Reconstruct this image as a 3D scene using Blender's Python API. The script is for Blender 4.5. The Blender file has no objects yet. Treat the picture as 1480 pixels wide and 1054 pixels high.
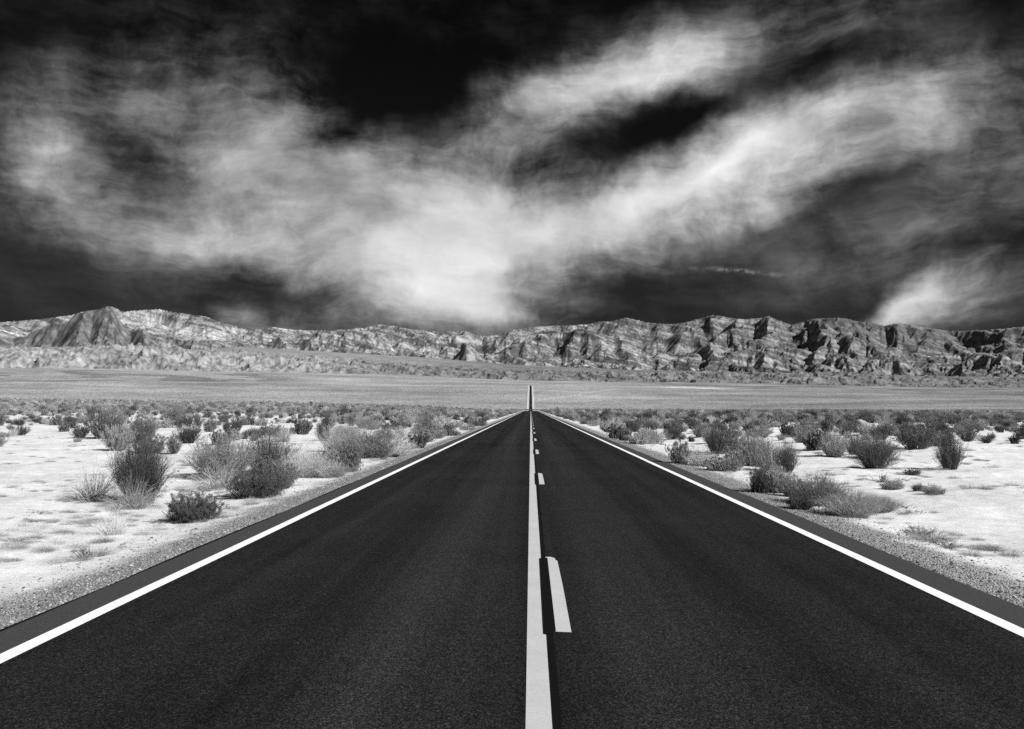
import bpy, math, random
import numpy as np
from mathutils import Vector, Matrix

random.seed(7)
rng = np.random.default_rng(7)
S = bpy.context.scene
COL = S.collection

# ------------------------------------------------------------------ camera
CAM_H = 1.69
F = 1214.0                       # focal length in photograph pixels
VPX, VPY = 767.0, 589.5          # where the straight road vanishes
PITCH = math.atan((VPY - 527.0) / F)
YAW = math.atan((VPX - 740.0) / F * math.cos(PITCH))
cam_d = bpy.data.cameras.new('camera')
cam_d.sensor_width = 36.0
cam_d.lens = F / 1480.0 * 36.0
cam_d.clip_start = 0.1
cam_d.clip_end = 60000.0
cam = bpy.data.objects.new('camera', cam_d)
COL.objects.link(cam)
cam.location = (0, 0, CAM_H)
cam.rotation_euler = (math.pi / 2 + PITCH, 0, YAW)
S.camera = cam

# ------------------------------------------------------------------ light
SUN_EL = math.radians(37.0)
SUN_AZ = math.radians(115.0)      # clockwise from the road direction (+Y)
EXPOSURE = 0.85


def px_dir(x, y):
    """azimuth (clockwise from +Y) and tan(elevation) of a photograph pixel"""
    cx, cy = (np.asarray(x, float) - 740.0) / F, (527.0 - np.asarray(y, float)) / F
    fy = math.cos(PITCH) - cy * math.sin(PITCH)
    fz = math.sin(PITCH) + cy * math.cos(PITCH)
    wx = cx * math.cos(YAW) - fy * math.sin(YAW)
    wy = cx * math.sin(YAW) + fy * math.cos(YAW)
    return np.arctan2(wx, wy), fz / np.hypot(wx, wy)


class NT:
    """tiny node builder"""
    def __init__(s, tree):
        s.t = tree
        s.t.nodes.clear()

    def n(s, typ, ins=None, **kw):
        nd = s.t.nodes.new(typ)
        for k, v in kw.items():
            setattr(nd, k, v)
        if ins:
            for k, v in ins.items():
                if isinstance(v, bpy.types.NodeSocket):
                    s.t.links.new(v, nd.inputs[k])
                else:
                    nd.inputs[k].default_value = v
        return nd

    def m(s, op, a, b=0.0, c=0.0, clamp=False):
        return s.n('ShaderNodeMath', {0: a, 1: b, 2: c}, operation=op, use_clamp=clamp).outputs[0]

    def v(s, op, a, b=(0, 0, 0)):
        nd = s.n('ShaderNodeVectorMath', {0: a, 1: b}, operation=op)
        return nd.outputs[0]

    def noise(s, vec, scale, detail=4.0, rough=0.55, dist=0.0, lac=2.0):
        return s.n('ShaderNodeTexNoise', {'Vector': vec, 'Scale': scale, 'Detail': detail,
                                          'Roughness': rough, 'Distortion': dist, 'Lacunarity': lac}).outputs[0]

    def ramp(s, val, a, b, lo=0.0, hi=1.0, smooth=True):
        return s.n('ShaderNodeMapRange', {0: val, 1: a, 2: b, 3: lo, 4: hi}, clamp=True,
                   interpolation_type='SMOOTHSTEP' if smooth else 'LINEAR').outputs[0]

    def mix(s, f, a, b):
        return s.n('ShaderNodeMix', {0: f, 2: a, 3: b}, data_type='FLOAT').outputs[0]

    def grey(s, v):
        return s.n('ShaderNodeCombineColor', {0: v, 1: v, 2: v}).outputs[0]

    def xyz(s, v):
        return s.n('ShaderNodeSeparateXYZ', {0: v}).outputs

    def vec(s, x=0.0, y=0.0, z=0.0):
        return s.n('ShaderNodeCombineXYZ', {0: x, 1: y, 2: z}).outputs[0]


world = bpy.data.worlds.new('World')
S.world = world
world.use_nodes = True
w = NT(world.node_tree)
sky = w.n('ShaderNodeTexSky', sky_type='NISHITA', sun_disc=False, sun_elevation=SUN_EL,
          sun_rotation=SUN_AZ, altitude=200.0, air_density=1.0, dust_density=0.6, ozone_density=1.0)
# black and white film behind a red filter: only the red of the sky counts
red = w.n('ShaderNodeSeparateColor', {0: sky.outputs[0]}).outputs[0]
tc = w.n('ShaderNodeTexCoord').outputs['Generated']
dx, dy, dz = w.xyz(tc)
az = w.m('ARCTAN2', dx, dy)
el = w.m('ARCSINE', dz)
A = w.vec(az, el, 0.0)
# warp the cloud field
wn = w.n('ShaderNodeTexNoise', {'Vector': A, 'Scale': 3.2, 'Detail': 5.0, 'Roughness': 0.55}).outputs[1]
wn2 = w.n('ShaderNodeTexNoise', {'Vector': A, 'Scale': 13.0, 'Detail': 4.0, 'Roughness': 0.6}).outputs[1]
wv = w.v('SUBTRACT', wn, (0.5, 0.5, 0.5))
wv2 = w.v('SUBTRACT', wn2, (0.5, 0.5, 0.5))
AW = w.v('ADD', A, w.v('MULTIPLY', wv, (0.17, 0.11, 0)))
AW2 = w.v('ADD', AW, w.v('MULTIPLY', wv2, (0.008, 0.008, 0)))
AW = w.v('ADD', AW, w.v('MULTIPLY', wv2, (0.050, 0.040, 0)))

BLOBS = [  # photograph x, y, half width, half height, tilt (deg, up to the right), weight
    (345, 235, 210, 130, 0, .60), (405, 215, 120, 95, 0, .26), (300, 315, 300, 105, -6, .30),
    (140, 290, 190, 105, -20, .26), (150, 150, 230, 85, 8, .46), (230, 120, 200, 60, 5, .14), (410, 165, 150, 70, 10, .22), (520, 245, 110, 65, -8, .42),
    (260, 345, 260, 60, -8, .14), (420, 365, 260, 55, -10, .28), (460, 310, 170, 110, 0, .26),
    (620, 300, 220, 135, 5, .52), (700, 272, 160, 90, 0, .42), (690, 375, 190, 130, 0, .60),
    (610, 415, 170, 95, -28, .50), (700, 450, 220, 60, 0, .50), (560, 345, 180, 110, -12, .30),
    (810, 325, 210, 110, 20, .56), (920, 300, 220, 90, 22, .52), (1035, 248, 210, 78, 24, .66),
    (1120, 205, 150, 75, 22, .50), (1235, 185, 210, 80, 17, .36), (1340, 150, 170, 100, 15, .36),
    (1180, 262, 280, 40, 17, .22), (1080, 310, 250, 50, 20, .22),
    (780, 160, 180, 80, 10, .50), (905, 118, 200, 62, 12, .62), (735, 195, 120, 85, 20, .24),
    (1030, 122, 140, 40, -4, .34), (1000, 60, 300, 70, 8, .42),
    (1335, 428, 130, 38, 28, .56), (1290, 458, 110, 34, 20, .36), (1410, 440, 140, 65, 10, .35),
    (1280, 350, 360, 120, 8, .20), (365, 455, 46, 55, 60, .30), (430, 460, 80, 45, 20, .26), (250, 420, 330, 60, -10, .08),
    (520, 450, 90, 40, 0, .20), (60, 230, 200, 120, 0, .25), (1440, 200, 160, 130, 10, .25),
    (185, 215, 105, 60, -35, -.24), (225, 280, 75, 95, 20, -.14), (565, 120, 200, 95, 0, -.14), (1010, 172, 150, 60, 14, -.12),
    (1130, 112, 130, 40, 5, -.14), (850, 245, 150, 60, 15, -.16), (940, 210, 110, 55, 10, -.10),
    (300, 60, 260, 60, 0, .16), (1230, 55, 200, 60, 10, .22), (880, 200, 200, 60, 15, .12),
]
cov = None
for (bx, by, rx, ry, tilt, wt) in BLOBS:
    a0, t0 = px_dir(bx, by)
    mp = w.n('ShaderNodeMapping', {'Vector': AW, 'Location': (float(a0), float(math.atan(t0)), 0),
                                   'Rotation': (0, 0, math.radians(tilt)),
                                   'Scale': (rx / F, ry / F, 1.0)}, vector_type='TEXTURE')
    g = w.n('ShaderNodeTexGradient', {'Vector': mp.outputs[0]}, gradient_type='QUADRATIC_SPHERE').outputs[0]
    g = w.m('POWER', g, 0.66)
    cov = w.m('MULTIPLY', g, wt) if cov is None else w.m('MULTIPLY_ADD', g, wt, cov)
# thin generic cirrus everywhere the photograph does not show
gen = w.noise(w.v('MULTIPLY', tc, (1.6, 1.6, 3.0)), 1.6, 6.0, 0.6, 0.6)
behind = w.ramp(w.m('ABSOLUTE', az), 0.62, 1.0)
high = w.ramp(el, 0.50, 0.72)
outside = w.m('MAXIMUM', behind, high)
cov = w.m('ADD', cov, w.m('MULTIPLY', outside, w.ramp(gen, 0.45, 0.75, 0.0, 0.75)))
# hair: streaks that fan out from low in the middle of the view
def fibre(tilt, along, across, scale, off):
    mp = w.n('ShaderNodeMapping', {'Vector': w.v('ADD', AW2, (off, off * 0.37, 0)), 'Rotation': (0, 0, math.radians(-tilt)),
                                   'Scale': (along, across, 1.0)}, vector_type='POINT')
    return w.noise(mp.outputs[0], scale, 8.0, 0.60, 0.15)


hair = w.m('ADD', w.m('MULTIPLY', fibre(52, 3.0, 10.5, 1.5, 2.0), w.ramp(az, -0.10, 0.18, 1.0, 0.25)),
           w.m('MULTIPLY', fibre(27, 3.0, 13.0, 1.5, 5.0), w.ramp(az, -0.10, 0.18, 0.0, 0.75)))
hair2 = w.m('ADD', w.m('MULTIPLY', fibre(38, 7.0, 26.0, 1.5, 9.0), 0.7), w.m('MULTIPLY', fibre(24, 12.0, 70.0, 1.5, 4.0), 0.3))
fluff = w.noise(AW2, 8.0, 10.0, 0.68, 0.1)
puff = w.noise(w.v('ADD', AW, (3.0, 1.0, 0)), 2.6, 5.0, 0.55, 0.2)
det = w.m('ADD', w.m('MULTIPLY', w.m('SUBTRACT', hair, 0.5), 0.36), w.m('MULTIPLY', w.m('SUBTRACT', hair2, 0.5), 0.55))
det = w.m('ADD', det, w.m('MULTIPLY', w.m('SUBTRACT', fluff, 0.5), 0.80))
det = w.m('ADD', det, w.m('MULTIPLY', w.m('SUBTRACT', puff, 0.5), 0.70))
edge = w.ramp(cov, -0.25, 0.40, 0.0, 1.0)
core = w.ramp(cov, 0.55, 1.0, 1.0, 0.55)
fr = w.m('MULTIPLY', w.ramp(cov, 0.0, 0.22, 1.0, 1.45), w.ramp(cov, 0.45, 0.9, 1.0, 0.5))
dens = w.m('ADD', cov, w.m('MULTIPLY', w.m('MULTIPLY', det, fr), w.m('MULTIPLY', edge, core)))
# old vapour trail low on the right
ta, tt = px_dir(1065, 393)
mpT = w.n('ShaderNodeMapping', {'Vector': w.v('ADD', A, w.v('MULTIPLY', wv2, (0.01, 0.012, 0))), 'Location': (float(ta), float(math.atan(tt)), 0),
                                'Rotation': (0, 0, math.radians(-7)), 'Scale': (110 / F, 6.5 / F, 1)}, vector_type='TEXTURE')
gT = w.n('ShaderNodeTexGradient', {'Vector': mpT.outputs[0]}, gradient_type='QUADRATIC_SPHERE').outputs[0]
tn = w.ramp(w.noise(A, 70.0, 3.0, 0.6), 0.38, 0.62)
dens = w.m('ADD', dens, w.m('MULTIPLY', w.m('MULTIPLY', gT, tn), 0.5))
alpha = w.ramp(dens, -0.04, 1.02, 0.0, 1.0, smooth=False)
alpha = w.m('POWER', alpha, 1.85)
CLOUD = 0.52
sk0 = w.m('MULTIPLY', w.m('POWER', red, 2.6), 0.0011)
skyv = w.m('DIVIDE', sk0, w.m('ADD', 1.0, w.m('DIVIDE', sk0, 0.0135)))
lum = w.m('ADD', w.m('MULTIPLY', skyv, w.m('SUBTRACT', 1.0, alpha)), w.m('MULTIPLY', alpha, CLOUD))
bg = w.n('ShaderNodeBackground', {0: w.grey(w.m('MULTIPLY', lum, 10.0)), 1: 0.1})
out = w.n('ShaderNodeOutputWorld', {0: bg.outputs[0]})

sun_d = bpy.data.lights.new('sun', 'SUN')
sun_d.energy = 4.0
sun_d.angle = math.radians(0.53)
sun_d.color = (1.0, 1.0, 1.0)     # a monochrome photograph: neutral light
sun = bpy.data.objects.new('sun', sun_d)
COL.objects.link(sun)
sd = Vector((math.sin(SUN_AZ) * math.cos(SUN_EL), math.cos(SUN_AZ) * math.cos(SUN_EL), math.sin(SUN_EL)))
sun.rotation_euler = sd.to_track_quat('Z', 'Y').to_euler()
sun.location = (60, -20, 60)

world.cycles.sampling_method = 'MANUAL'
world.cycles.sample_map_resolution = 512
S.view_settings.view_transform = 'Standard'
S.view_settings.look = 'None'
S.view_settings.gamma = 1.0
S.view_settings.exposure = EXPOSURE
S.view_settings.use_curve_mapping = False
S.cycles.use_denoising = False
S.cycles.max_bounces = 5
S.cycles.diffuse_bounces = 3


# ------------------------------------------------------------------ helpers
def tag(o, label=None, cat=None, group=None, kind=None):
    if label: o['label'] = label
    if cat: o['category'] = cat
    if group: o['group'] = group
    if kind: o['kind'] = kind
    return o


def mesh_np(name, verts, faces, mats=(), mat_index=None, smooth=False):
    """verts (n,3); faces: list of int arrays (m,k) with k = 3 or 4"""
    me = bpy.data.meshes.new(name)
    verts = np.ascontiguousarray(verts, np.float32)
    me.vertices.add(len(verts))
    me.vertices.foreach_set('co', verts.ravel())
    faces = [f for f in faces if len(f)]
    tot = sum(f.size for f in faces)
    nf = sum(len(f) for f in faces)
    me.loops.add(tot)
    me.polygons.add(nf)
    me.loops.foreach_set('vertex_index', np.concatenate([f.ravel() for f in faces]).astype(np.int32))
    sizes = np.concatenate([np.full(len(f), f.shape[1], np.int32) for f in faces])
    starts = np.concatenate([[0], np.cumsum(sizes)[:-1]]).astype(np.int32)
    me.polygons.foreach_set('loop_start', starts)
    me.polygons.foreach_set('loop_total', sizes)
    for m in mats: me.materials.append(m)
    if mat_index is not None:
        me.polygons.foreach_set('material_index', np.asarray(mat_index, np.int32))
    me.polygons.foreach_set('use_smooth', np.full(nf, smooth, bool))
    me.update(calc_edges=True)
    return me


def link(name, me, parent=None):
    o = bpy.data.objects.new(name, me)
    COL.objects.link(o)
    if parent: o.parent = parent
    return o


def grid_faces(nr, nc, wrap=False):
    i = np.arange(nr - 1)[:, None]
    j = np.arange(nc if wrap else nc - 1)[None, :]
    j2 = (j + 1) % nc
    a = i * nc + j; b = i * nc + j2; c = (i + 1) * nc + j2; d = (i + 1) * nc + j
    return np.stack([a, d, c, b], -1).reshape(-1, 4)


def hash2(ix, iy, seed):
    h = (ix.astype(np.int64) * 374761393 + iy.astype(np.int64) * 668265263 + seed * 974634777) & 0xFFFFFFFF
    h = ((h ^ (h >> 13)) * 1274126177) & 0xFFFFFFFF
    h = ((h ^ (h >> 16)) * 2246822519) & 0xFFFFFFFF
    return ((h ^ (h >> 15)) & 0xFFFFFF) / float(0x1000000)


def perlin(x, y, seed=0):
    x0 = np.floor(x); y0 = np.floor(y)
    fx = x - x0; fy = y - y0
    u = fx * fx * fx * (fx * (fx * 6 - 15) + 10)
    v = fy * fy * fy * (fy * (fy * 6 - 15) + 10)
    def g(ix, iy, ax, ay):
        a = hash2(ix, iy, seed) * 2 * np.pi
        return np.cos(a) * ax + np.sin(a) * ay
    n00 = g(x0, y0, fx, fy); n10 = g(x0 + 1, y0, fx - 1, fy)
    n01 = g(x0, y0 + 1, fx, fy - 1); n11 = g(x0 + 1, y0 + 1, fx - 1, fy - 1)
    return ((n00 * (1 - u) + n10 * u) * (1 - v) + (n01 * (1 - u) + n11 * u) * v) * 1.5


def fbm(x, y, seed, octv=4, gain=0.5):
    s = 0; a = 1.0; t = 0
    for k in range(octv):
        s = s + a * perlin(x * 2 ** k, y * 2 ** k, seed + k * 17); t += a; a *= gain
    return s / t


def ridged(x, y, seed, octv=5, gain=0.5):
    s = 0; a = 1.0; t = 0; prev = 1.0
    for k in range(octv):
        n = 1 - np.abs(perlin(x * 2 ** k, y * 2 ** k, seed + k * 31)) * 1.6
        n = np.clip(n, 0, 1) ** 2
        s = s + a * n * prev; t += a; a *= gain
        prev = np.clip(n * 1.4, 0, 1)
    return s / t


def sstep(a, b, x):
    t = np.clip((x - a) / (b - a), 0, 1)
    return t * t * (3 - 2 * t)


def principled(b, val, rough=0.9, spec=0.2, bump=None, strength=0.3, dist=0.02):
    ins = {'Base Color': b.grey(val), 'Roughness': rough, 'Specular IOR Level': spec}
    if bump is not None:
        ins['Normal'] = b.n('ShaderNodeBump', {'Height': bump, 'Strength': strength, 'Distance': dist}).outputs[0]
    p = b.n('ShaderNodeBsdfPrincipled', ins)
    b.n('ShaderNodeOutputMaterial', {0: p.outputs[0]})


def material(name):
    m = bpy.data.materials.new(name)
    m.use_nodes = True
    return m, NT(m.node_tree)


# ------------------------------------------------------------------ near ground shape
LIFT_AZ, _ = px_dir(np.array([-300, 0, 105, 420, 700, 745, 790, 1100, 1375, 1600]), 590)
LIFT_Z = np.array([6.0, 5.5, 5.2, 4.0, 1.3, 0.1, 0.1, -0.2, -0.8, -1.0])
FAR_R = 2000.0
ROW2000 = 592.0


def ground_base(x, y):
    r = np.hypot(x, y) + 1e-6
    a = np.arctan2(x, y)
    lift = np.interp(a, LIFT_AZ, LIFT_Z) * sstep(8, 60, np.abs(x))
    z = lift * np.clip(r / 450, 0, 1) ** 1.6
    t = np.clip((r - 440) / 560, 0, 1)
    zfar = CAM_H + r * (VPY - ROW2000) / F
    drop = -16 + 0 * r
    z1 = z * (1 - sstep(440, 1000, r)) + drop * (t * t * (3 - 2 * t))
    z = np.where(r < 440, z, z1)
    z = np.where(r > 1000, -16 + (zfar + 16 - 1.2) * sstep(1000, 2000, r), z)
    return z


def road_z(y):
    return ground_base(np.zeros_like(y), np.abs(y))


ROAD_L, ROAD_R = -4.04, 4.17


def ground_z(x, y):
    x = np.asarray(x, float); y = np.asarray(y, float)
    z = ground_base(x, y)
    r = np.hypot(x, y)
    off = np.maximum(np.maximum(ROAD_L - x, x - ROAD_R), 0)
    amp = sstep(0.3, 3.5, off) * (1 - 0.6 * sstep(150, 500, r))
    b = 0.16 * fbm(x / 11, y / 11, 5, 3) + 0.075 * fbm(x / 2.3, y / 2.3, 9, 3) + 0.02 * fbm(x / .5, y / .5, 12, 2) * (r < 60)
    z = z + b * amp * 1.2
    # verge: gravel falls away gently from the pavement, then the sand
    z = z - np.where(x < 0, 0.065, 0.03) - 0.08 * sstep(0.0, 1.6, off) + 0.07 * sstep(1.6, 5.0, off)
    z = np.where(off <= 0.0, z - 0.05, z)
    return z


def place_px(px, py):
    """ground point seen at a photograph pixel"""
    a, t = px_dir(px, py)
    r = 20.0
    for _ in range(30):
        z = float(ground_z(r * math.sin(a), r * math.cos(a)))
        r = r * 0.5 + 0.5 * ((z - CAM_H) / float(t) if t < -1e-4 else 450)
    return r * math.sin(a), r * math.cos(a), r


# ------------------------------------------------------------------ materials
m_sand, b = material('desert_sand')
geo = b.n('ShaderNodeNewGeometry').outputs['Position']
X, Y, Z = b.xyz(geo)
ax_ = b.m('MAXIMUM', b.m('SUBTRACT', ROAD_L, X), b.m('SUBTRACT', X, ROAD_R))
rr = b.n('ShaderNodeVectorMath', {0: geo}, operation='LENGTH').outputs['Value']
n1 = b.noise(geo, 0.35, 6, 0.6)
n2 = b.noise(geo, 4.0, 7, 0.65)
n3 = b.noise(geo, 60.0, 4, 0.7)
base = b.m('ADD', 0.59, b.m('MULTIPLY', b.m('SUBTRACT', n1, 0.5), 0.5))
base = b.m('ADD', base, b.m('MULTIPLY', b.m('SUBTRACT', n2, 0.5), 0.45))
gr = b.noise(geo, 26.0, 6, 0.8)
base = b.m('ADD', base, b.m('MULTIPLY', b.m('SUBTRACT', gr, 0.5), b.ramp(rr, 10, 70, 0.75, 0.45)))
# litter and crust patches
lit = b.ramp(b.noise(geo, 0.8, 8, 0.72, 0.5), 0.53, 0.70)
litd = b.ramp(b.noise(geo, 16.0, 5, 0.75), 0.47, 0.60)
base = b.mix(b.m('MULTIPLY', b.m('MULTIPLY', lit, litd), 0.85), base, 0.16)
spk = b.ramp(b.noise(geo, 38.0, 3, 0.8), 0.66, 0.74)
base = b.mix(b.m('MULTIPLY', spk, 0.6), base, 0.14)
# thin cover of fallen stems and crust further out
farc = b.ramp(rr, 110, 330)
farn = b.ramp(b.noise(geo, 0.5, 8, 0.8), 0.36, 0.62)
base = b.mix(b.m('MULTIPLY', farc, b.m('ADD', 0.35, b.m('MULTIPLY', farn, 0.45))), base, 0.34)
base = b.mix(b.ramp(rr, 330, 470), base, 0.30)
# gravel verge
wob = b.m('ADD', ax_, b.m('MULTIPLY', b.m('SUBTRACT', b.noise(geo, 1.1, 5, 0.65), 0.5), 0.9))
grav = b.ramp(wob, 0.55, 1.15, 1.0, 0.0)
vor = b.n('ShaderNodeTexVoronoi', {'Vector': geo, 'Scale': 42.0, 'Randomness': 1.0})
vcol = b.xyz(vor.outputs['Color'])[0]
gv = b.m('ADD', 0.10, b.m('MULTIPLY', b.m('POWER', vcol, 1.3), 0.42))
vor2 = b.n('ShaderNodeTexVoronoi', {'Vector': geo, 'Scale': 110.0, 'Randomness': 1.0})
gv = b.mix(0.35, gv, b.m('MULTIPLY', b.xyz(vor2.outputs['Color'])[1], 0.5))
base = b.mix(b.m('MULTIPLY', grav, b.ramp(rr, 60, 220, 1.0, 0.55)), base, gv)
base = b.m('MINIMUM', b.m('MAXIMUM', base, 0.06), 0.78)
hgt = b.m('ADD', b.m('MULTIPLY', n2, 0.5), b.m('ADD', b.m('MULTIPLY', n3, 0.22), b.m('MULTIPLY', b.m('MULTIPLY', grav, vor.outputs['Distance']), -0.9)))
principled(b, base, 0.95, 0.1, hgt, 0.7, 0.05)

m_hill, b = material('mountain_rock')
tone = b.n('ShaderNodeAttribute', attribute_name='tone').outputs['Fac']
geo = b.n('ShaderNodeNewGeometry').outputs['Position']
nA = b.noise(geo, 0.012, 8, 0.7)
nB = b.noise(b.v('MULTIPLY', geo, (1.0, 0.35, 1.0)), 0.11, 5, 0.75)
hr = b.n('ShaderNodeVectorMath', {0: geo}, operation='LENGTH').outputs['Value']
vs = b.n('ShaderNodeTexVoronoi', {'Vector': geo, 'Scale': 0.16})
shr = b.m('MULTIPLY', b.ramp(vs.outputs['Distance'], 0.25, 0.5, 1.0, 0.0), b.ramp(b.xyz(vs.outputs['Color'])[0], 0.3, 0.5))
shr = b.m('MULTIPLY', shr, b.ramp(hr, 4300, 4600, 1.0, 0.0))
val = b.m('MULTIPLY', b.m('MULTIPLY', tone, b.m('SUBTRACT', 1.32, b.m('MULTIPLY', shr, 1.0))), b.m('ADD', 0.55, b.m('MULTIPLY', nA, 0.9)))
val = b.m('MULTIPLY', val, b.m('ADD', 0.62, b.m('MULTIPLY', nB, 0.76)))
val = b.m('MINIMUM', b.m('MAXIMUM', val, 0.03), 0.72)
principled(b, val, 0.95, 0.05, b.m('ADD', nA, b.m('MULTIPLY', nB, 0.5)), 0.5, 12.0)

m_road, b = material('asphalt')
geo = b.n('ShaderNodeNewGeometry').outputs['Position']
X, Y, Z = b.xyz(geo)
agg = b.n('ShaderNodeTexVoronoi', {'Vector': geo, 'Scale': 150.0})
ac = b.xyz(agg.outputs['Color'])[0]
agg2 = b.n('ShaderNodeTexVoronoi', {'Vector': geo, 'Scale': 80.0})
ac2 = b.xyz(agg2.outputs['Color'])[1]
val = b.m('ADD', 0.005, b.m('ADD', b.m('MULTIPLY', b.m('POWER', ac, 4.0), 0.032), b.m('MULTIPLY', b.m('POWER', ac2, 6.0), 0.021)))
# tyre tracks and patches along the lanes
band = None
for cx, wd, am in ((-2.55, 0.42, .20), (-0.95, 0.5, .6), (0.95, 0.5, .5), (2.6, 0.42, .16), (-1.75, .35, -.10), (1.8, .35, -.10)):
    g = b.m('POWER', 2.718, b.m('MULTIPLY', b.m('POWER', b.m('DIVIDE', b.m('SUBTRACT', X, cx), wd), 2.0), -1.0))
    g = b.m('MULTIPLY', g, am)
    band = g if band is None else b.m('ADD', band, g)
ln = b.noise(b.v('MULTIPLY', geo, (2.4, 0.035, 1.0)), 1.0, 5, 0.62)
cn = b.noise(b.v('MULTIPLY', geo, (0.15, 0.22, 1.0)), 1.0, 6, 0.7)
fac = b.m('ADD', 0.95, b.m('ADD', band, b.m('MULTIPLY', b.m('SUBTRACT', ln, 0.5), 1.7)))
fac = b.m('ADD', fac, b.m('MULTIPLY', b.m('SUBTRACT', cn, 0.5), 1.2))
val = b.m('MULTIPLY', val, b.m('MAXIMUM', fac, 0.25))
# dusty strips outside the edge lines
side = b.m('MAXIMUM', b.ramp(X, -3.66, -3.60, 1, 0), b.ramp(X, 3.73, 3.79, 0, 1))
val = b.mix(side, val, b.m('ADD', 0.034, b.m('MULTIPLY', b.m('ADD', ac, ac2), 0.016)))
val = b.mix(b.ramp(b.m('ADD', X, b.m('MULTIPLY', b.noise(geo, 3.0, 3, .6), 0.02)), ROAD_L + 0.03, ROAD_L + 0.06, 1, 0), val, 0.006)
val = b.mix(b.ramp(Y, 1000, 1500), val, 0.014)
principled(b, val, 1.0, 0.04, b.m('ADD', agg.outputs['Distance'], agg2.outputs['Distance']), 0.35, 0.008)


m_verge, b = material('pale_graded_verge')
principled(b, b.m('MULTIPLY', 0.44, b.m('ADD', 0.7, b.m('MULTIPLY', b.noise(b.n('ShaderNodeNewGeometry').outputs['Position'], 0.2, 4, 0.6), 0.6))), 0.95, 0.05)


def paint(name, v0, wear, worn=0.03):
    m, b = material(name)
    geo = b.n('ShaderNodeNewGeometry').outputs['Position']
    n = b.noise(geo, 130.0, 4, 0.8)
    n2 = b.noise(geo, 2.0, 6, 0.7)
    v = b.m('MULTIPLY', v0, b.m('ADD', 0.80, b.m('MULTIPLY', n2, 0.42)))
    v = b.m('MULTIPLY', v, b.m('ADD', 0.45, b.m('MULTIPLY', n, 1.0)))
    v = b.mix(b.ramp(n, 0.60, 0.70, 0, wear), v, worn)
    principled(b, v, 0.9, 0.06, n, 0.3, 0.004)
    return m


m_white = paint('white_road_paint', 0.78, 0.15)
m_yellow = paint('faded_yellow_road_paint', 0.44, 0.25)
m_black = paint('black_road_paint', 0.004, 0.1, 0.02)


def plant(name, v, var, rough=0.8):
    m, b = material(name)
    geo = b.n('ShaderNodeNewGeometry').outputs['Position']
    oi = b.n('ShaderNodeObjectInfo').outputs['Random']
    n = b.noise(geo, 14.0, 3, 0.7)
    x = b.m('MULTIPLY', v, b.m('ADD', 1 - var, b.m('MULTIPLY', n, 2 * var)))
    x = b.m('MULTIPLY', x, b.m('ADD', 0.6, b.m('MULTIPLY', b.m('POWER', oi, 1.5), 1.1)))
    principled(b, x, rough, 0.06)
    return m


m_stem_dark = plant('dark_twigs', 0.09, 0.7)
m_stem_grey = plant('grey_twigs', 0.22, 0.6)
m_leaf_dark = plant('dull_dark_leaves', 0.105, 0.7)
m_leaf_grey = plant('grey_leaves', 0.27, 0.6)
m_straw = plant('bleached_straw', 0.36, 0.4)
m_pale = plant('pale_wispy_stems', 0.34, 0.35)
m_dead = plant('weathered_dead_wood', 0.075, 0.4)
m_stone, b = material('verge_stone')
geo = b.n('ShaderNodeNewGeometry').outputs['Position']
oi = b.n('ShaderNodeObjectInfo').outputs['Random']
principled(b, b.m('MULTIPLY', b.m('ADD', 0.08, b.m('MULTIPLY', b.m('POWER', oi, 1.6), 0.36)), b.m('ADD', 0.7, b.m('MULTIPLY', b.noise(geo, 60, 3, 0.6), 0.6))), 0.85, 0.2)

# ------------------------------------------------------------------ near ground sheet
fine = np.linspace(math.radians(-37), math.radians(37), 620)
coarse = np.linspace(math.radians(37), math.radians(323), 96)[1:-1]
AZ = np.concatenate([fine, coarse])
R = np.concatenate([np.linspace(0.4, 3.0, 8)[:-1], np.geomspace(3.0, 480, 300), np.linspace(480, 2040, 60)[1:]])
rr_, aa_ = np.meshgrid(R, AZ, indexing='ij')
gx = rr_ * np.sin(aa_); gy = rr_ * np.cos(aa_)
gz = ground_z(gx, gy)
gz = gz - 6.0 * sstep(1990, 2040, rr_)
me = mesh_np('desert_ground', np.stack([gx, gy, gz], -1).reshape(-1, 3), [grid_faces(len(R), len(AZ), True)], [m_sand], smooth=True)
tag(link('desert_ground', me), kind='structure')

# ------------------------------------------------------------------ far terrain
def rows(pts):
    p = np.array(pts, float)
    a, t = px_dir(p[:, 0], p[:, 1])
    return a, t


SKYLINE = [(-200, 470), (-60, 468), (0, 466), (60, 461), (105, 455), (122, 449.5), (143, 447.3), (155, 442.3), (167, 444.7), (176, 451), (195, 449),
           (208, 448), (230, 446.9), (247, 451), (273, 454), (299, 458), (316, 464.6), (340, 472), (360, 474.3), (379, 476.5),
           (396, 472.8), (423, 476.5), (469, 478.2), (501, 476), (529, 472.5), (549, 469), (570, 471), (595, 476),
           (630, 478.7), (664, 479.4), (673, 478), (683, 482.8), (696, 486), (722, 484), (743, 476), (766, 473),
           (796, 471), (848, 469), (862, 465.6), (885, 464), (904, 459), (917, 461.7), (938, 467), (973, 468.6),
           (991, 466), (1010, 460.5), (1030, 455.3), (1042, 457), (1058, 460), (1074, 461.5), (1097, 460), (1111, 456.4),
           (1120, 461), (1143, 469.5), (1160, 465.6), (1176, 460.5), (1221, 459.4), (1235, 464), (1256, 465.6), (1279, 471),
           (1300, 466.8), (1318, 470), (1339, 473.6), (1374, 478.7), (1430, 477), (1480, 472), (1600, 476), (1700, 478)]
ROW_CREST = [(-200, 551), (105, 552), (400, 555), (700, 557.5), (768, 558), (900, 561), (1375, 572), (1600, 574)]   # at 3240 m
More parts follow.
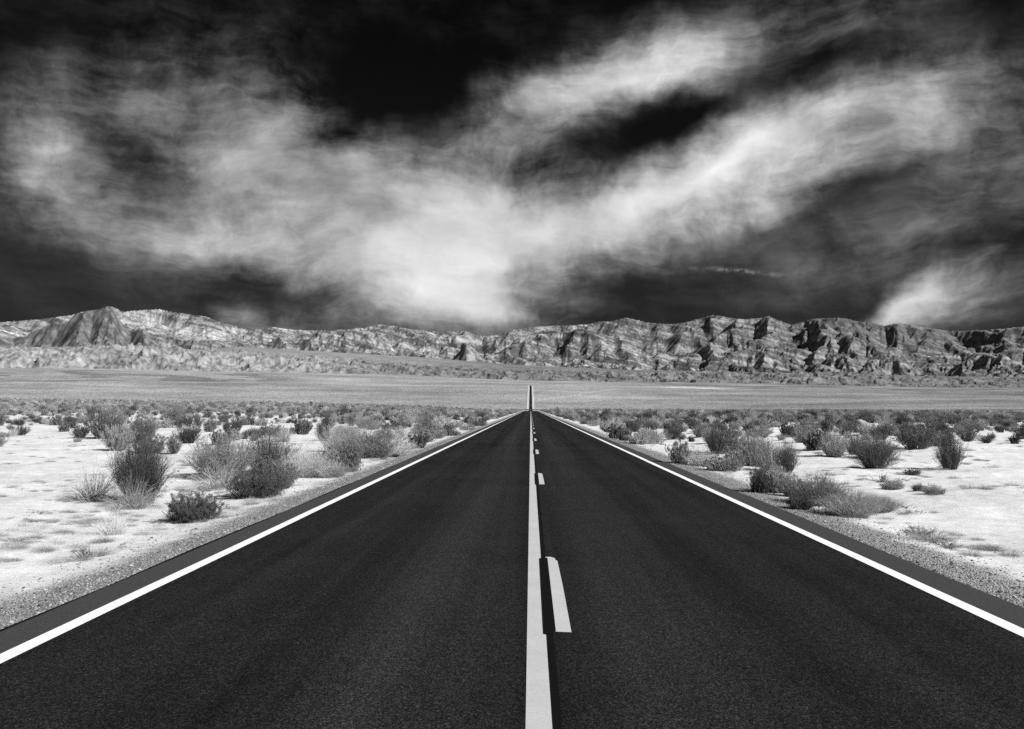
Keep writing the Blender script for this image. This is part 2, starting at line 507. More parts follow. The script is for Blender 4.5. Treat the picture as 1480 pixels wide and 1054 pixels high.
ROW_FAN = [(-200, 531), (105, 532), (300, 537), (420, 538), (560, 541), (740, 550), (900, 552), (1040, 553.5), (1375, 560.5), (1600, 562)]  # 4600
ROW_BAD = [(-200, 506), (105, 508), (200, 504), (300, 512), (420, 519), (560, 529), (740, 540), (900, 541), (1040, 541), (1200, 543), (1375, 549), (1600, 550)]  # 5250
ROW_FOOT = [(-200, 500), (105, 501), (200, 503), (300, 505), (340, 500), (500, 509), (620, 516), (740, 526), (900, 534), (1040, 537), (1200, 540), (1375, 544), (1600, 545)]  # 6200

mfine = np.linspace(math.radians(-36), math.radians(36), 1250)
mcoarse = np.linspace(math.radians(36), math.radians(324), 110)[1:-1]
MA = np.concatenate([mfine, mcoarse])
MR = np.concatenate([np.linspace(1980, 3200, 34)[:-1], np.linspace(3200, 4450, 30)[:-1], np.linspace(4450, 6100, 95)[:-1],
                     np.linspace(6100, 10900, 300)[:-1], np.linspace(10900, 13000, 10)])
MRg, MAg = np.meshgrid(MR, MA, indexing='ij')
mx = MRg * np.sin(MAg); my = MRg * np.cos(MAg)
Asym = np.where(MAg > math.pi, MAg - 2 * math.pi, MAg)


def row_tan(pts, a):
    pa, pt = rows(pts)
    return np.interp(a, pa, pt)


def lerp(a, b_, t): return a + (b_ - a) * t


r_ = MRg
t2000 = (VPY - ROW2000) / F + 0 * r_
tcr = row_tan(ROW_CREST, Asym); tfan = row_tan(ROW_FAN, Asym); tbad = row_tan(ROW_BAD, Asym)
tfoot = row_tan(ROW_FOOT, Asym); tsky = row_tan(SKYLINE, Asym)
z2000 = CAM_H + 2000 * t2000; zcr = CAM_H + 3240 * tcr
zfan = CAM_H + 4600 * tfan; zbad = CAM_H + 5250 * tbad; zfoot = CAM_H + 6200 * tfoot
ztop = CAM_H + 10600 * tsky
z = lerp(z2000, zcr, np.clip((r_ - 2000) / 1240, 0, 1) ** 1.0)
# a slight crest where the far road goes out of sight
seg = lerp(zcr, zfan, np.clip((r_ - 3240) / 1360, 0, 1))
dip = 6.0 * np.sin(np.pi * np.clip((r_ - 3240) / 700, 0, 1)) ** 2
z = np.where(r_ > 3240, seg - dip, z)
fanflat = z.copy()
z = z + (4.0 * fbm(mx / 420, my / 420, 41, 4) + 1.1 * fbm(mx / 60, my / 60, 43, 3)) * sstep(2100, 3000, r_) * sstep(30, 160, np.abs(mx))
# badlands
tb = np.clip((r_ - 4600) / 650, 0, 1)
wall = lerp(zfan, zbad, sstep(0.05, 0.9, tb))
z = np.where(r_ > 4600, wall, z)
pl = lerp(zbad, zfoot, np.clip((r_ - 5250) / 950, 0, 1))
z = np.where(r_ > 5250, pl, z)
hillh = (zbad - zfan) * 0.33 + 10
bmask = sstep(4560, 4720, r_) * (1 - sstep(5350, 5900, r_))
z = z + bmask * hillh * (0.75 * ridged(mx / 260 + 0.4 * fbm(mx / 200, my / 200, 53, 2), my / 330, 51, 3) + 0.36 * ridged(mx / 75 + .5 * fbm(mx / 90, my / 90, 54, 2), my / 130, 52, 3) - 0.42)
def grad(z):
    zr = np.gradient(z, MR, axis=0)
    za = np.empty_like(z)
    n = len(mfine)
    za[:, :n] = np.gradient(z[:, :n], mfine, axis=1)
    za[:, n:] = np.gradient(z[:, n:], mcoarse, axis=1)
    za = za / MRg
    s, c = np.sin(MAg), np.cos(MAg)
    return zr * s + za * c, zr * c - za * s


def gullies(x, y, px_, py_, seed):
    """stripes running down the slope, blended between jittered cells"""
    cx = np.floor(x); cy = np.floor(y)
    ac = 0; wt = 1e-6
    for i in (-1, 0, 1):
        for j in (-1, 0, 1):
            ix = cx + i; iy = cy + j
            ddx = x - ix - hash2(ix, iy, seed); ddy = y - iy - hash2(ix, iy, seed + 5)
            wgt = np.exp(-(ddx * ddx + ddy * ddy) * 2.6)
            ac = ac + wgt * np.cos((ddx * px_ + ddy * py_) * 2 * np.pi * 0.95); wt = wt + wgt
    return ac / wt


# mountains: an uplifted range cut back by running water
def erode(z, U, K, dx, dy, iters, talus=0.56, m_=0.36):
    nr, nc = z.shape
    N = nr * nc
    ids = np.arange(N).reshape(nr, nc)
    for it in range(iters):
        z[1:] += U[1:]
        zp = np.pad(z, 1, mode='edge'); ip = np.pad(ids, 1, mode='edge')
        best = np.zeros((nr, nc)); rec = ids.copy(); dist = np.ones((nr, nc)); low = np.full((nr, nc), 1e9)
        for i in (-1, 0, 1):
            for j in (-1, 0, 1):
                if i == 0 and j == 0: continue
                zn = zp[1 + i:nr + 1 + i, 1 + j:nc + 1 + j]
                L = math.hypot(i * dy, j * dx)
                sl = (z - zn) / L
                inn = ip[1 + i:nr + 1 + i, 1 + j:nc + 1 + j]
                u = sl > best
                best[u] = sl[u]; rec[u] = inn[u]; dist[u] = L
                if i == 0 or j == 0 or True:
                    low = np.where(inn != ids, np.minimum(low, zn), low)
        rec[0] = ids[0]
        pit = rec == ids; pit[0] = False
        z[pit] = low[pit] + 0.4
        order = np.argsort(z.ravel(), kind='stable')
        A = [dx * dy] * N
        recl = rec.ravel().tolist(); ol = order.tolist()
        for q in reversed(ol):
            r0 = recl[q]
            if r0 != q: A[r0] += A[q]
        f = (K * np.asarray(A) ** m_ / dist.ravel()).tolist()
        zl = z.ravel().tolist()
        for q in ol:
            r0 = recl[q]
            if r0 != q:
                k = f[q]
                if zl[q] > zl[r0]: zl[q] = (zl[q] + k * zl[r0]) / (1 + k)
        z = np.array(zl).reshape(nr, nc)
        for _ in range(2):
            for ax, d in ((0, dy), (1, dx)):
                g = np.diff(z, axis=ax)
                ex = np.sign(g) * np.maximum(np.abs(g) - talus * d, 0) * 0.25
                if ax == 0: z[1:] -= ex; z[1:-1] += ex[1:] * 1.0
                else: z[:, 1:] -= ex; z[:, :-1] += ex
    return z


def bilin(src, sa, sr, a, r):
    fa = np.clip((a - sa[0]) / (sa[1] - sa[0]), 0, len(sa) - 1.001); fr = np.clip((r - sr[0]) / (sr[1] - sr[0]), 0, len(sr) - 1.001)
    i = fr.astype(int); j = fa.astype(int); u = fr - i; v_ = fa - j
    return (src[i, j] * (1 - u) + src[i + 1, j] * u) * (1 - v_) + (src[i, j + 1] * (1 - u) + src[i + 1, j + 1] * u) * v_


def level(nr, nc):
    return np.linspace(6100, 11500, nr), np.linspace(math.radians(-38), math.radians(38), nc)


def uplift(ra, aa):
    rg, ag = np.meshgrid(ra, aa, indexing='ij')
    x, y = rg * np.sin(ag), rg * np.cos(ag)
    zf = CAM_H + 6200 * row_tan(ROW_FOOT, ag)
    zt = CAM_H + 10600 * row_tan(SKYLINE, ag)
    t = np.clip((rg - 6150) / 4450, 0, 1)
    e = (zt - zf) * (0.02 * sstep(0, 0.05, t) + 0.98 * t ** 0.85) * (1 - 0.9 * np.clip((rg - 10600) / 900, 0, 1))
    n = fbm(x / 1500, y / 1500, 61, 3)
    e = e * np.clip(1 + 0.6 * n + 0.36 * fbm((x + y) / 620, (x - y) / 420, 62, 3) + 0.38 * fbm(x / 170, y / 170, 63, 3), 0.12, 2.6)
    dm = np.zeros_like(e)
    for (px, r0, wa, wb, h, dk) in MASSES:
        a0, t0 = px_dir(px, h)
        cx, cy = r0 * math.sin(a0), r0 * math.cos(a0)
        d = np.hypot((x - cx) / wa, (y - cy) / wb) + 0.2 * fbm(x / 400, y / 400, 88, 3)
        k = np.clip(1 - d, 0, 1)
        hh = (CAM_H + r0 * float(t0)) - zf
        v_ = 1.55 * hh * k ** 0.8
        dm = np.maximum(dm, (v_ > e * 0.9) * sstep(0.0, 0.12, k) * dk)
        e = np.maximum(e, v_)
    return e, zf, dm, x, y


MASSES = [(150, 6950, 760, 650, 442, 1.0), (80, 7050, 700, 600, 455, 1.0), (-10, 7050, 800, 600, 462, 1.0), (215, 6900, 520, 520, 476, .9),
          (290, 7250, 560, 480, 474, .55), (675, 7200, 330, 420, 480, .35)]
NST = 34
KER = 0.75
ra, aa = level(185, 400)
e, zf, dm, x_, y_ = uplift(ra, aa)
z0 = zf + 0.05 * e + 6 * (1 + fbm(x_ / 160, y_ / 160, 91, 4))
z0[0] = zf[0]
dxm = 8600 * (aa[1] - aa[0])
z0 = erode(z0, e * 1.9 / NST, KER, dxm, ra[1] - ra[0], NST)
ra2, aa2 = level(369, 800)
rg2, ag2 = np.meshgrid(ra2, aa2, indexing='ij')
z1 = bilin(z0, aa, ra, ag2, rg2) 
e2, zf2, dm2, x2, y2 = uplift(ra2, aa2)
z1 = z1 + 5 * fbm(x2 / 70, y2 / 70, 92, 3) * sstep(6100, 6300, rg2)
z1 = erode(z1, e2 * 1.9 / NST * 0.5, KER * 0.5, dxm / 2, ra2[1] - ra2[0], 7, talus=0.62)
zm = bilin(z1, aa2, ra2, Asym, r_)
inside = (np.abs(Asym) < math.radians(37.9))
dark_mass = np.where(inside, bilin(dm2, aa2, ra2, Asym, r_), 0) * (r_ > 6150)
alt = zfoot + (ztop - zfoot) * np.clip((r_ - 6200) / 4400, 0, 1) * (0.7 + 0.6 * fbm(mx / 900, my / 900, 61, 4))
zm = np.where(inside, zm, alt)
zm = zm - np.clip((r_ - 11300) / 1500, 0, 1) * 700
env = sstep(6110, 6300, r_)
z = np.where(r_ > 6110, lerp(z, zm + 2.5 * fbm(mx / 45, my / 45, 111, 3), env), z)
emask = np.maximum(env * sstep(6150, 6500, r_), 0.40 * bmask)
for (cell, amp, seed) in ((340, 30, 100), (190, 20, 101), (100, 13, 102), (55, 8.0, 103), (30, 3.6, 104)):
    gxx, gyy = grad(z)
    sl = np.hypot(gxx, gyy) + 1e-5
    g = gullies(mx / cell, my / cell, -gyy / sl, gxx / sl, seed)
    g = 1 - np.abs(g) * 1.1 if cell > 100 else g * 0.5 + 0.5
    z = z + emask * amp * np.clip(sl * 2.0 - 0.1, 0.0, 1.0) * (g - 0.5)

# bring the skyline to the photograph's
tanel = (z - CAM_H) / MRg
cur = np.max(np.where(MRg > 5900, tanel, -1), axis=0)
want = row_tan(SKYLINE, Asym[0])
kern = np.ones(5) / 5
ratio = want / np.maximum(cur, 0.02)
ratio[:len(mfine)] = np.convolve(np.pad(ratio[:len(mfine)], 2, mode='edge'), kern, 'valid')
wgt = sstep(6150, 7000, r_)
z = z * (1 + (ratio[None, :] - 1) * wgt)
# ---- rock tones (real rock colour: beds, varnish, pale ash)
tone = 0.235 + 0 * z
leftness = sstep(math.radians(2), math.radians(-14), Asym)
beds = fbm((z + 0.22 * mx + 60 * fbm(mx / 700, my / 700, 131, 3)) / 46, mx / 2600, 121, 3)
beds2 = fbm((z + 0.22 * mx + 30 * fbm(mx / 300, my / 300, 132, 3)) / 15, mx / 1400, 122, 2)
patch = fbm(mx / 620, my / 620, 123, 4)
patch2 = fbm(mx / 190, my / 190, 124, 4)
mt = 0.108 + 0.035 * leftness + 0.15 * beds + 0.16 * beds2 + 0.10 * patch + 0.13 * patch2 + 0.13 * fbm(mx / 60, my / 60, 125, 3) + 0.14 * fbm(mx / 22, my / 22, 138, 2)
cap = sstep(math.radians(14), math.radians(22), Asym) * sstep(520, 720, z) * sstep(-0.25, 0.15, patch + patch2)
mt = lerp(mt, 0.10 + 0.05 * beds, 0.75 * cap)
mt = lerp(mt, 0.078 + 0.09 * patch2 + 0.05 * beds2 + 0.14 * fbm(mx / 48, my / 48, 137, 3), dark_mass)
bright = sstep(0.30, 0.48, fbm(mx / 230, my / 300, 126, 4)) * sstep(700, 300, z)
mt = lerp(mt, 0.36, bright * 0.6)
fan = 0.225 + 0.05 * fbm(mx / 300, my / 300, 127, 4) + 0.04 * fbm(mx / 1200, my / 120, 128, 3)
wash = sstep(0.03, 0.14, fbm(mx / 300, my / 330, 129, 4)) * sstep(math.radians(-14), math.radians(-19), Asym) * sstep(3000, 3400, r_) * (1 - sstep(4200, 4500, r_))
fan = lerp(fan, 0.125, wash * 0.9)
fan = lerp(fan, 0.16, 0.8 * sstep(-0.02, 0.14, fbm(mx / 500, my / 400, 130, 4)) * sstep(math.radians(2), math.radians(8), Asym) * sstep(2900, 3900, r_))
fan = fan * (1 + 0.5 * fbm(mx / 500, my / 260, 135, 4)) - 0.045 * sstep(0.02, 0.3, Asym)
k = np.exp(-((Asym - px_dir(1000, 560)[0]) / 0.045) ** 2 - ((r_ - 3700) / 110) ** 2)
fan = lerp(fan, 0.5, np.clip(k * (0.7 + fbm(mx / 60, my / 60, 133, 3)), 0, 1))
# side track leaving the far road to the right
trk = np.abs(my - (2350 + 2.6 * (mx - 20))) / 2.8
fan = lerp(fan, 0.36, (trk < 9) * (mx > 20) * (mx < 330) * 0.6)
fine_ = fbm(mx / 34, my / 34, 136, 3)
bad = lerp(0.11 + 0.07 * patch2 + 0.05 * beds2 + 0.08 * fine_, 0.175 + 0.07 * patch2 + 0.10 * beds2 + 0.17 * fine_, sstep(math.radians(-8), math.radians(-16), Asym))
plain = 0.12 + 0.05 * fbm(mx / 500, my / 160, 134, 4) + 0.05 * leftness
tone = fan
tone = lerp(tone, bad, sstep(4560, 4660, r_))
tone = lerp(tone, plain, sstep(5350, 5600, r_))
tone = lerp(tone, mt, sstep(6050, 6350, r_))
tone = lerp(tone, mt, dark_mass * sstep(6110, 6300, r_))
tone = tone * np.where(r_ > 6300, 1 - 0.16 * sstep(0.0, 0.2, Asym), 1.0)
offr = np.abs(mx)
verge = (offr < 9.0) * (r_ < 3255)
tone = np.clip(np.where(verge, 0.62, tone), 0.05, 0.7)
tdark = (offr > 9.0) * (offr < 17) * (r_ < 3255)
me = mesh_np('mountains', np.stack([mx, my, z], -1).reshape(-1, 3), [grid_faces(len(MR), len(MA), True)], [m_hill], smooth=True)
at = me.attributes.new('tone', 'FLOAT', 'POINT')
at.data.foreach_set('value', tone.astype(np.float32).ravel())
tag(link('mountains', me), kind='structure')


def far_z(y):
    c = np.argmin(np.abs(MA))
    return np.interp(y, MR, z[:, c])


# ------------------------------------------------------------------ road
ys = np.concatenate([np.linspace(-60, 100, 81)[:-1], np.linspace(100, 600, 126)[:-1], np.linspace(600, 2000, 100)])
def strip(x0, x1, ys, zf, h, thick=0.0):
    n = len(ys)
    zz = zf(ys) + h
    if thick:
        v = np.concatenate([np.stack([np.full(n, x0), ys, zz - thick], -1), np.stack([np.full(n, x0), ys, zz], -1),
                            np.stack([np.full(n, x1), ys, zz], -1), np.stack([np.full(n, x1), ys, zz - thick], -1)])
        cols = 4
    else:
        v = np.concatenate([np.stack([np.full(n, x0), ys, zz], -1), np.stack([np.full(n, x1), ys, zz], -1)])
        cols = 2
    f = []
    for c in range(cols - 1):
        a = np.arange(n - 1) + c * n; d = np.arange(n - 1) + (c + 1) * n
        f.append(np.stack([a, d, d + 1, a + 1], -1))
    return v, f


v, f = strip(ROAD_L, ROAD_R, ys, road_z, 0.0, 0.06)
# slightly ragged pavement edge
for col, sgn in ((0, -1), (1, -1), (2, 1), (3, 1)):
    sl_ = slice(col * len(ys), (col + 1) * len(ys))
    v[sl_, 0] += 0.03 * perlin(ys / 2.1, ys * 0 + sgn * 3.3, 201)
me = mesh_np('road', v, f, [m_road])
tag(link('road', me), kind='structure')
yf = np.concatenate([np.linspace(1985, 3262, 130)])
v, f = strip(-3.9, 4.0, yf, far_z, 0.9, 1.6)
tag(link('road', mesh_np('far_road', v, f, [m_road])), kind='structure')
for s_, x0, x1 in ((0, -10.5, -3.9), (1, 4.0, 9.0)):
    v, f = strip(x0, x1, yf, far_z, 0.75, 1.5)
    tag(link('road_verge', mesh_np('road_verge', v, f, [m_verge])), kind='structure')

yl = ys[ys < 700]
for x0, x1 in ((-3.638, -3.500), (3.628, 3.766)):
    v, f = strip(x0, x1, yl, road_z, 0.004)
    v[:, 0] += 0.008 * perlin(v[:, 1] / 5.0, v[:, 1] * 0 + 7.7, 203)
    tag(link('edge_line', mesh_np('edge_line', v, f, [m_white])), kind='structure')
v, f = strip(-0.029, 0.122, yl, road_z, 0.004)
tag(link('centre_line', mesh_np('centre_line', v, f, [m_yellow])), kind='structure')
v, f = strip(0.117, 0.166, yl, road_z, 0.008)
tag(link('black_line', mesh_np('black_line', v, f, [m_black])), kind='structure')
dash = [(0.305, 0.0), (0.303, 1.6), (0.293, 2.95), (0.275, 3.0), (0.268, 3.12), (0.225, 3.2), (0.165, 3.2), (0.165, 0.02)]
block = [(0.188, 0.0), (0.186, 3.1), (0.098, 3.08), (0.098, -0.06), (0.14, -0.08)]
first = {}
for kk in range(-1, 34):
    y0 = 6.42 + 12.22 * kk
    for nm, poly, h, mt_ in (('lane_dash', dash, 0.004, m_yellow), ('black_patch', block, 0.012, m_black)):
        if nm not in first:
            me = bpy.data.meshes.new(nm)
            me.from_pydata([(a, c, 0) for a, c in poly], [], [list(range(len(poly)))])
            me.materials.append(mt_); me.update()
            first[nm] = me
        o = link(nm, first[nm])
        o.location = (0, y0, float(road_z(np.array([y0]))[0]) + h)
        tag(o, kind='structure')

# ------------------------------------------------------------------ plants
def unit(v):
    return v / (np.linalg.norm(v, axis=-1, keepdims=True) + 1e-9)


def tubes(P, Rad, sides=3):
    """P (n,k,3) paths, Rad (n,k) radii -> verts, quads"""
    n, k, _ = P.shape
    T = unit(np.gradient(P, axis=1))
    ref = np.where(np.abs(T[..., 2:3]) > 0.9, np.array([1.0, 0, 0]), np.array([0, 0, 1.0]))
    U = unit(np.cross(T, ref)); V = np.cross(T, U)
    angs = np.arange(sides) / sides * 2 * np.pi
    ring = P[:, :, None, :] + Rad[:, :, None, None] * (np.cos(angs)[None, None, :, None] * U[:, :, None, :] + np.sin(angs)[None, None, :, None] * V[:, :, None, :])
    verts = ring.reshape(-1, 3)
    base = (np.arange(n) * k * sides)[:, None, None]
    i = (np.arange(k - 1) * sides)[None, :, None]; j = np.arange(sides)[None, None, :]
    a = base + i + j; b_ = base + i + (j + 1) % sides
    q = np.stack([a, b_, b_ + sides, a + sides], -1).reshape(-1, 4)
    return verts, q


def blades(P0, D, L, W):
    """thin leaf triangles pairs: quads folded at mid"""
    n = len(P0)
    ref = unit(rng.normal(size=(n, 3)))
    U = unit(np.cross(D, ref))
    a = P0; b_ = P0 + D * L[:, None] * 0.5 + U * W[:, None] * 0.5
    c = P0 + D * L[:, None]; d = P0 + D * L[:, None] * 0.5 - U * W[:, None] * 0.5
    v = np.stack([a, b_, c, d], 1).reshape(-1, 3)
    return v, np.arange(n * 4).reshape(n, 4)


class Plant:
    def __init__(s): s.parts = []     # (part name, verts, faces, material)
    def add(s, nm, v, f, m): s.parts.append((nm, v, f, m)); return s


def stems(n, k, H, W, lean, curve, base_r, droop=0.0, hvar=0.3, wob=0.03):
    phi = rng.uniform(0, 2 * np.pi, n); q = np.sqrt(rng.uniform(0, 1, n))
    b0 = np.stack([np.cos(phi) * q * base_r, np.sin(phi) * q * base_r, np.full(n, -0.03)], -1)
    phi2 = phi + rng.normal(0, 0.5, n)
    out = q * W * 0.5 * lean * rng.uniform(0.6, 1.15, n)
    top = H * (1 - 0.45 * q ** 2) * rng.uniform(1 - hvar, 1.0, n)
    t = np.linspace(0, 1, k)[None, :]
    ox = out[:, None] * t ** curve
    P = np.stack([b0[:, 0:1] + np.cos(phi2)[:, None] * ox, b0[:, 1:2] + np.sin(phi2)[:, None] * ox,
                  b0[:, 2:3] + (top[:, None] + 0.03) * (t - droop * q[:, None] * t ** 3)], -1)
    P = P + np.cumsum(rng.normal(0, wob * H, (n, k, 3)) * np.array([1, 1, .4]), axis=1) * (t[..., None])
    return P


def twigs(P, per, L, lo=0.35, spread=0.7, k=3):
    n, kk, _ = P.shape
    idx = np.repeat(np.arange(n), per)
    t = rng.uniform(lo, 1.0, n * per) * (kk - 1)
    i0 = np.minimum(t.astype(int), kk - 2); fr = (t - i0)[:, None]
    p = P[idx, i0] * (1 - fr) + P[idx, i0 + 1] * fr
    d = unit(unit(P[idx, i0 + 1] - P[idx, i0]) + rng.normal(0, spread, (n * per, 3)) + np.array([0, 0, .25]))
    l = L * rng.uniform(0.4, 1.0, n * per)
    tt = np.linspace(0, 1, k)[None, :, None]
    Q = p[:, None, :] + d[:, None, :] * (l[:, None, None] * tt)
    Q = Q + rng.normal(0, 0.06 * L, Q.shape) * tt
    return Q


def feathery(lod, H=1.0, W=0.85, m1=None, m2=None, tight=1.0):
    n = int(240 * lod) + 20; fat = 1.0 / math.sqrt(lod)
    P = stems(n, 6, H, W, 0.85 * tight, 1.15, 0.24 * W, hvar=0.55, wob=0.022)
    v, f = tubes(P, np.linspace(0.0042, 0.0018, 6)[None, :] * fat * np.ones((n, 1)))
    Q = twigs(P, 10, 0.20 * H, 0.18, 0.5)
    v2, f2 = tubes(Q, np.linspace(0.0024, 0.0011, 3)[None, :] * fat * np.ones((len(Q), 1)))
    pl = Plant().add('branches', v, f, m1)
    e = rng.integers(0, len(Q), int(8500 * lod))
    p0 = Q[e, 0] + (Q[e, 2] - Q[e, 0]) * rng.uniform(0, 1.05, (len(e), 1)) + rng.normal(0, .008, (len(e), 3))
    v3, f3 = blades(p0, unit(rng.normal(0, .5, (len(e), 3)) + np.array([0, 0, .8])), rng.uniform(.016, .040, len(e)) * fat, rng.uniform(.006, .012, len(e)) * fat)
    pl.add('foliage', np.concatenate([v2, v3]), [f2, f3 + len(v2)], m2)
    return pl


def leafy(lod, H=0.6, W=1.0, m1=None, m2=None):
    n = int(90 * lod) + 34; fat = 1.0 / math.sqrt(lod)
    P = stems(n, 5, H, W, 0.85, 0.8, 0.30 * W, hvar=0.55, wob=0.045)
    v, f = tubes(P, np.linspace(0.010, 0.003, 5)[None, :] * fat * np.ones((n, 1)))
    Q = twigs(P, 9, 0.20 * H, 0.2, 0.9)
    v2, f2 = tubes(Q, np.linspace(0.003, 0.0015, 3)[None, :] * fat * np.ones((len(Q), 1)))
    N = int(14000 * lod)
    tips = rng.integers(0, len(Q), int(420 * max(lod, 0.6)))
    e = tips[rng.integers(0, len(tips), N)]
    cr = 0.036 * W
    p0 = Q[e, 2] + unit(rng.normal(0, 1, (N, 3))) * (cr * rng.uniform(0.35, 1.0, (N, 1)) ** 0.6)
    p0[:, 2] = np.maximum(p0[:, 2], 0.005)
    v3, f3 = blades(p0, unit(rng.normal(0, .7, (N, 3)) + np.array([0, 0, .5])), rng.uniform(.016, .034, N) * fat, rng.uniform(.011, .020, N) * fat)
    return Plant().add('branches', np.concatenate([v, v2]), [f, f2 + len(v)], m1).add('foliage', v3, [f3], m2)


def grass(lod, H=0.5, W=0.8, m1=None, dens=1.0):
    n = int(260 * lod * dens); fat = 1.0 / math.sqrt(lod)
    P = stems(n, 6, H, W * 1.1, 1.0, 1.4, 0.30 * W, droop=0.4, hvar=0.7, wob=0.045)
    v, f = tubes(P, np.linspace(0.0026, 0.001, 6)[None, :] * fat * np.ones((n, 1)))
    Q = twigs(P, 2, 0.2 * H, 0.1, 0.8)
    v2, f2 = tubes(Q, np.linspace(0.002, 0.001, 3)[None, :] * fat * np.ones((len(Q), 1)))
    return Plant().add('blades', np.concatenate([v, v2]), [f, f2 + len(v)], m1)


def wispy(lod, H=0.6, W=1.1, m1=None):
    n = int(330 * lod); fat = 1.0 / math.sqrt(lod)
    P = stems(n, 5, H, W, 1.0, 0.95, 0.2 * W, hvar=0.3, wob=0.035)
    v, f = tubes(P, np.linspace(0.0032, 0.0012, 5)[None, :] * fat * np.ones((n, 1)))
    Q = twigs(P, 8, 0.3 * H, 0.15, 0.8)
    v2, f2 = tubes(Q, np.linspace(0.0018, 0.0008, 3)[None, :] * fat * np.ones((len(Q), 1)))
    return Plant().add('stems', np.concatenate([v, v2]), [f, f2 + len(v)], m1)


def deadwood(lod, H=0.15, W=0.7):
    n = 14
    P = stems(n, 6, H, W, 1.3, 0.8, 0.08 * W, hvar=0.6, wob=0.22)
    P[..., 2] = np.clip(P[..., 2], 0.008, None)
    v, f = tubes(P, np.linspace(0.011, 0.003, 6)[None, :] * np.ones((n, 1)), 4)
    Q = twigs(P, 6, 0.22 * W, 0.2, 1.0)
    Q[..., 2] = np.clip(Q[..., 2], 0.006, None)
    v2, f2 = tubes(Q, np.linspace(0.005, 0.002, 3)[None, :] * np.ones((len(Q), 1)))
    return Plant().add('twigs', np.concatenate([v, v2]), [f, f2 + len(v)], m_dead)


# every kind: builder(lod), nominal height, nominal width
KINDS = {
    'F': lambda l: feathery(l, 1.0, .85, m_stem_dark, m_leaf_dark),          # dark upright feathery
    'f': lambda l: feathery(l, .8, 1.0, m_stem_grey, m_leaf_grey),           # grey feathery
    'S': lambda l: leafy(l, .6, 1.0, m_stem_dark, m_leaf_dark),              # dark leafy cushion
    's': lambda l: leafy(l, .65, .9, m_stem_grey, m_leaf_grey),              # grey leafy cushion
    'P': lambda l: wispy(l, .6, 1.1, m_pale),                                # pale wispy brush
    'G': lambda l: grass(l, .5, .8, m_straw),                                # dry grass
    'D': lambda l: deadwood(l),                                              # dead twigs
}
NAME = {'F': 'desert_shrub', 'f': 'desert_shrub', 'S': 'desert_shrub', 's': 'desert_shrub', 'P': 'brittle_brush', 'G': 'dry_grass_tuft', 'D': 'dead_brush'}
CAT = {'F': 'shrub', 'f': 'shrub', 'S': 'shrub', 's': 'shrub', 'P': 'brush', 'G': 'grass tuft', 'D': 'dead brush'}
MESH = {}


def flat_faces(f): return f if isinstance(f, list) else [f]


def proto(kind, lod, variant):
    key = (kind, lod, variant)
    if key in MESH: return MESH[key]
    pl = KINDS[kind](lod)
    allv = np.concatenate([p[1] for p in pl.parts])
    size = (np.percentile(np.abs(allv[:, 0]), 97) * 2, np.percentile(allv[:, 2], 99))
    parts = []
    for (nm, v, f, m) in pl.parts:
        parts.append((nm, mesh_np(nm, v, flat_faces(f), [m])))
    # joined version
    off = 0; fs = []; mi = []; mats = []
    for q, (nm, v, f, m) in enumerate(pl.parts):
        mats.append(m)
        for ff in flat_faces(f):
            fs.append(ff + off); mi += [q] * len(ff)
        off += len(v)
    joined = mesh_np(NAME[kind], allv, fs, mats, mi) if len(pl.parts) > 1 else parts[0][1]
    MESH[key] = (parts, joined, size)
    return MESH[key]


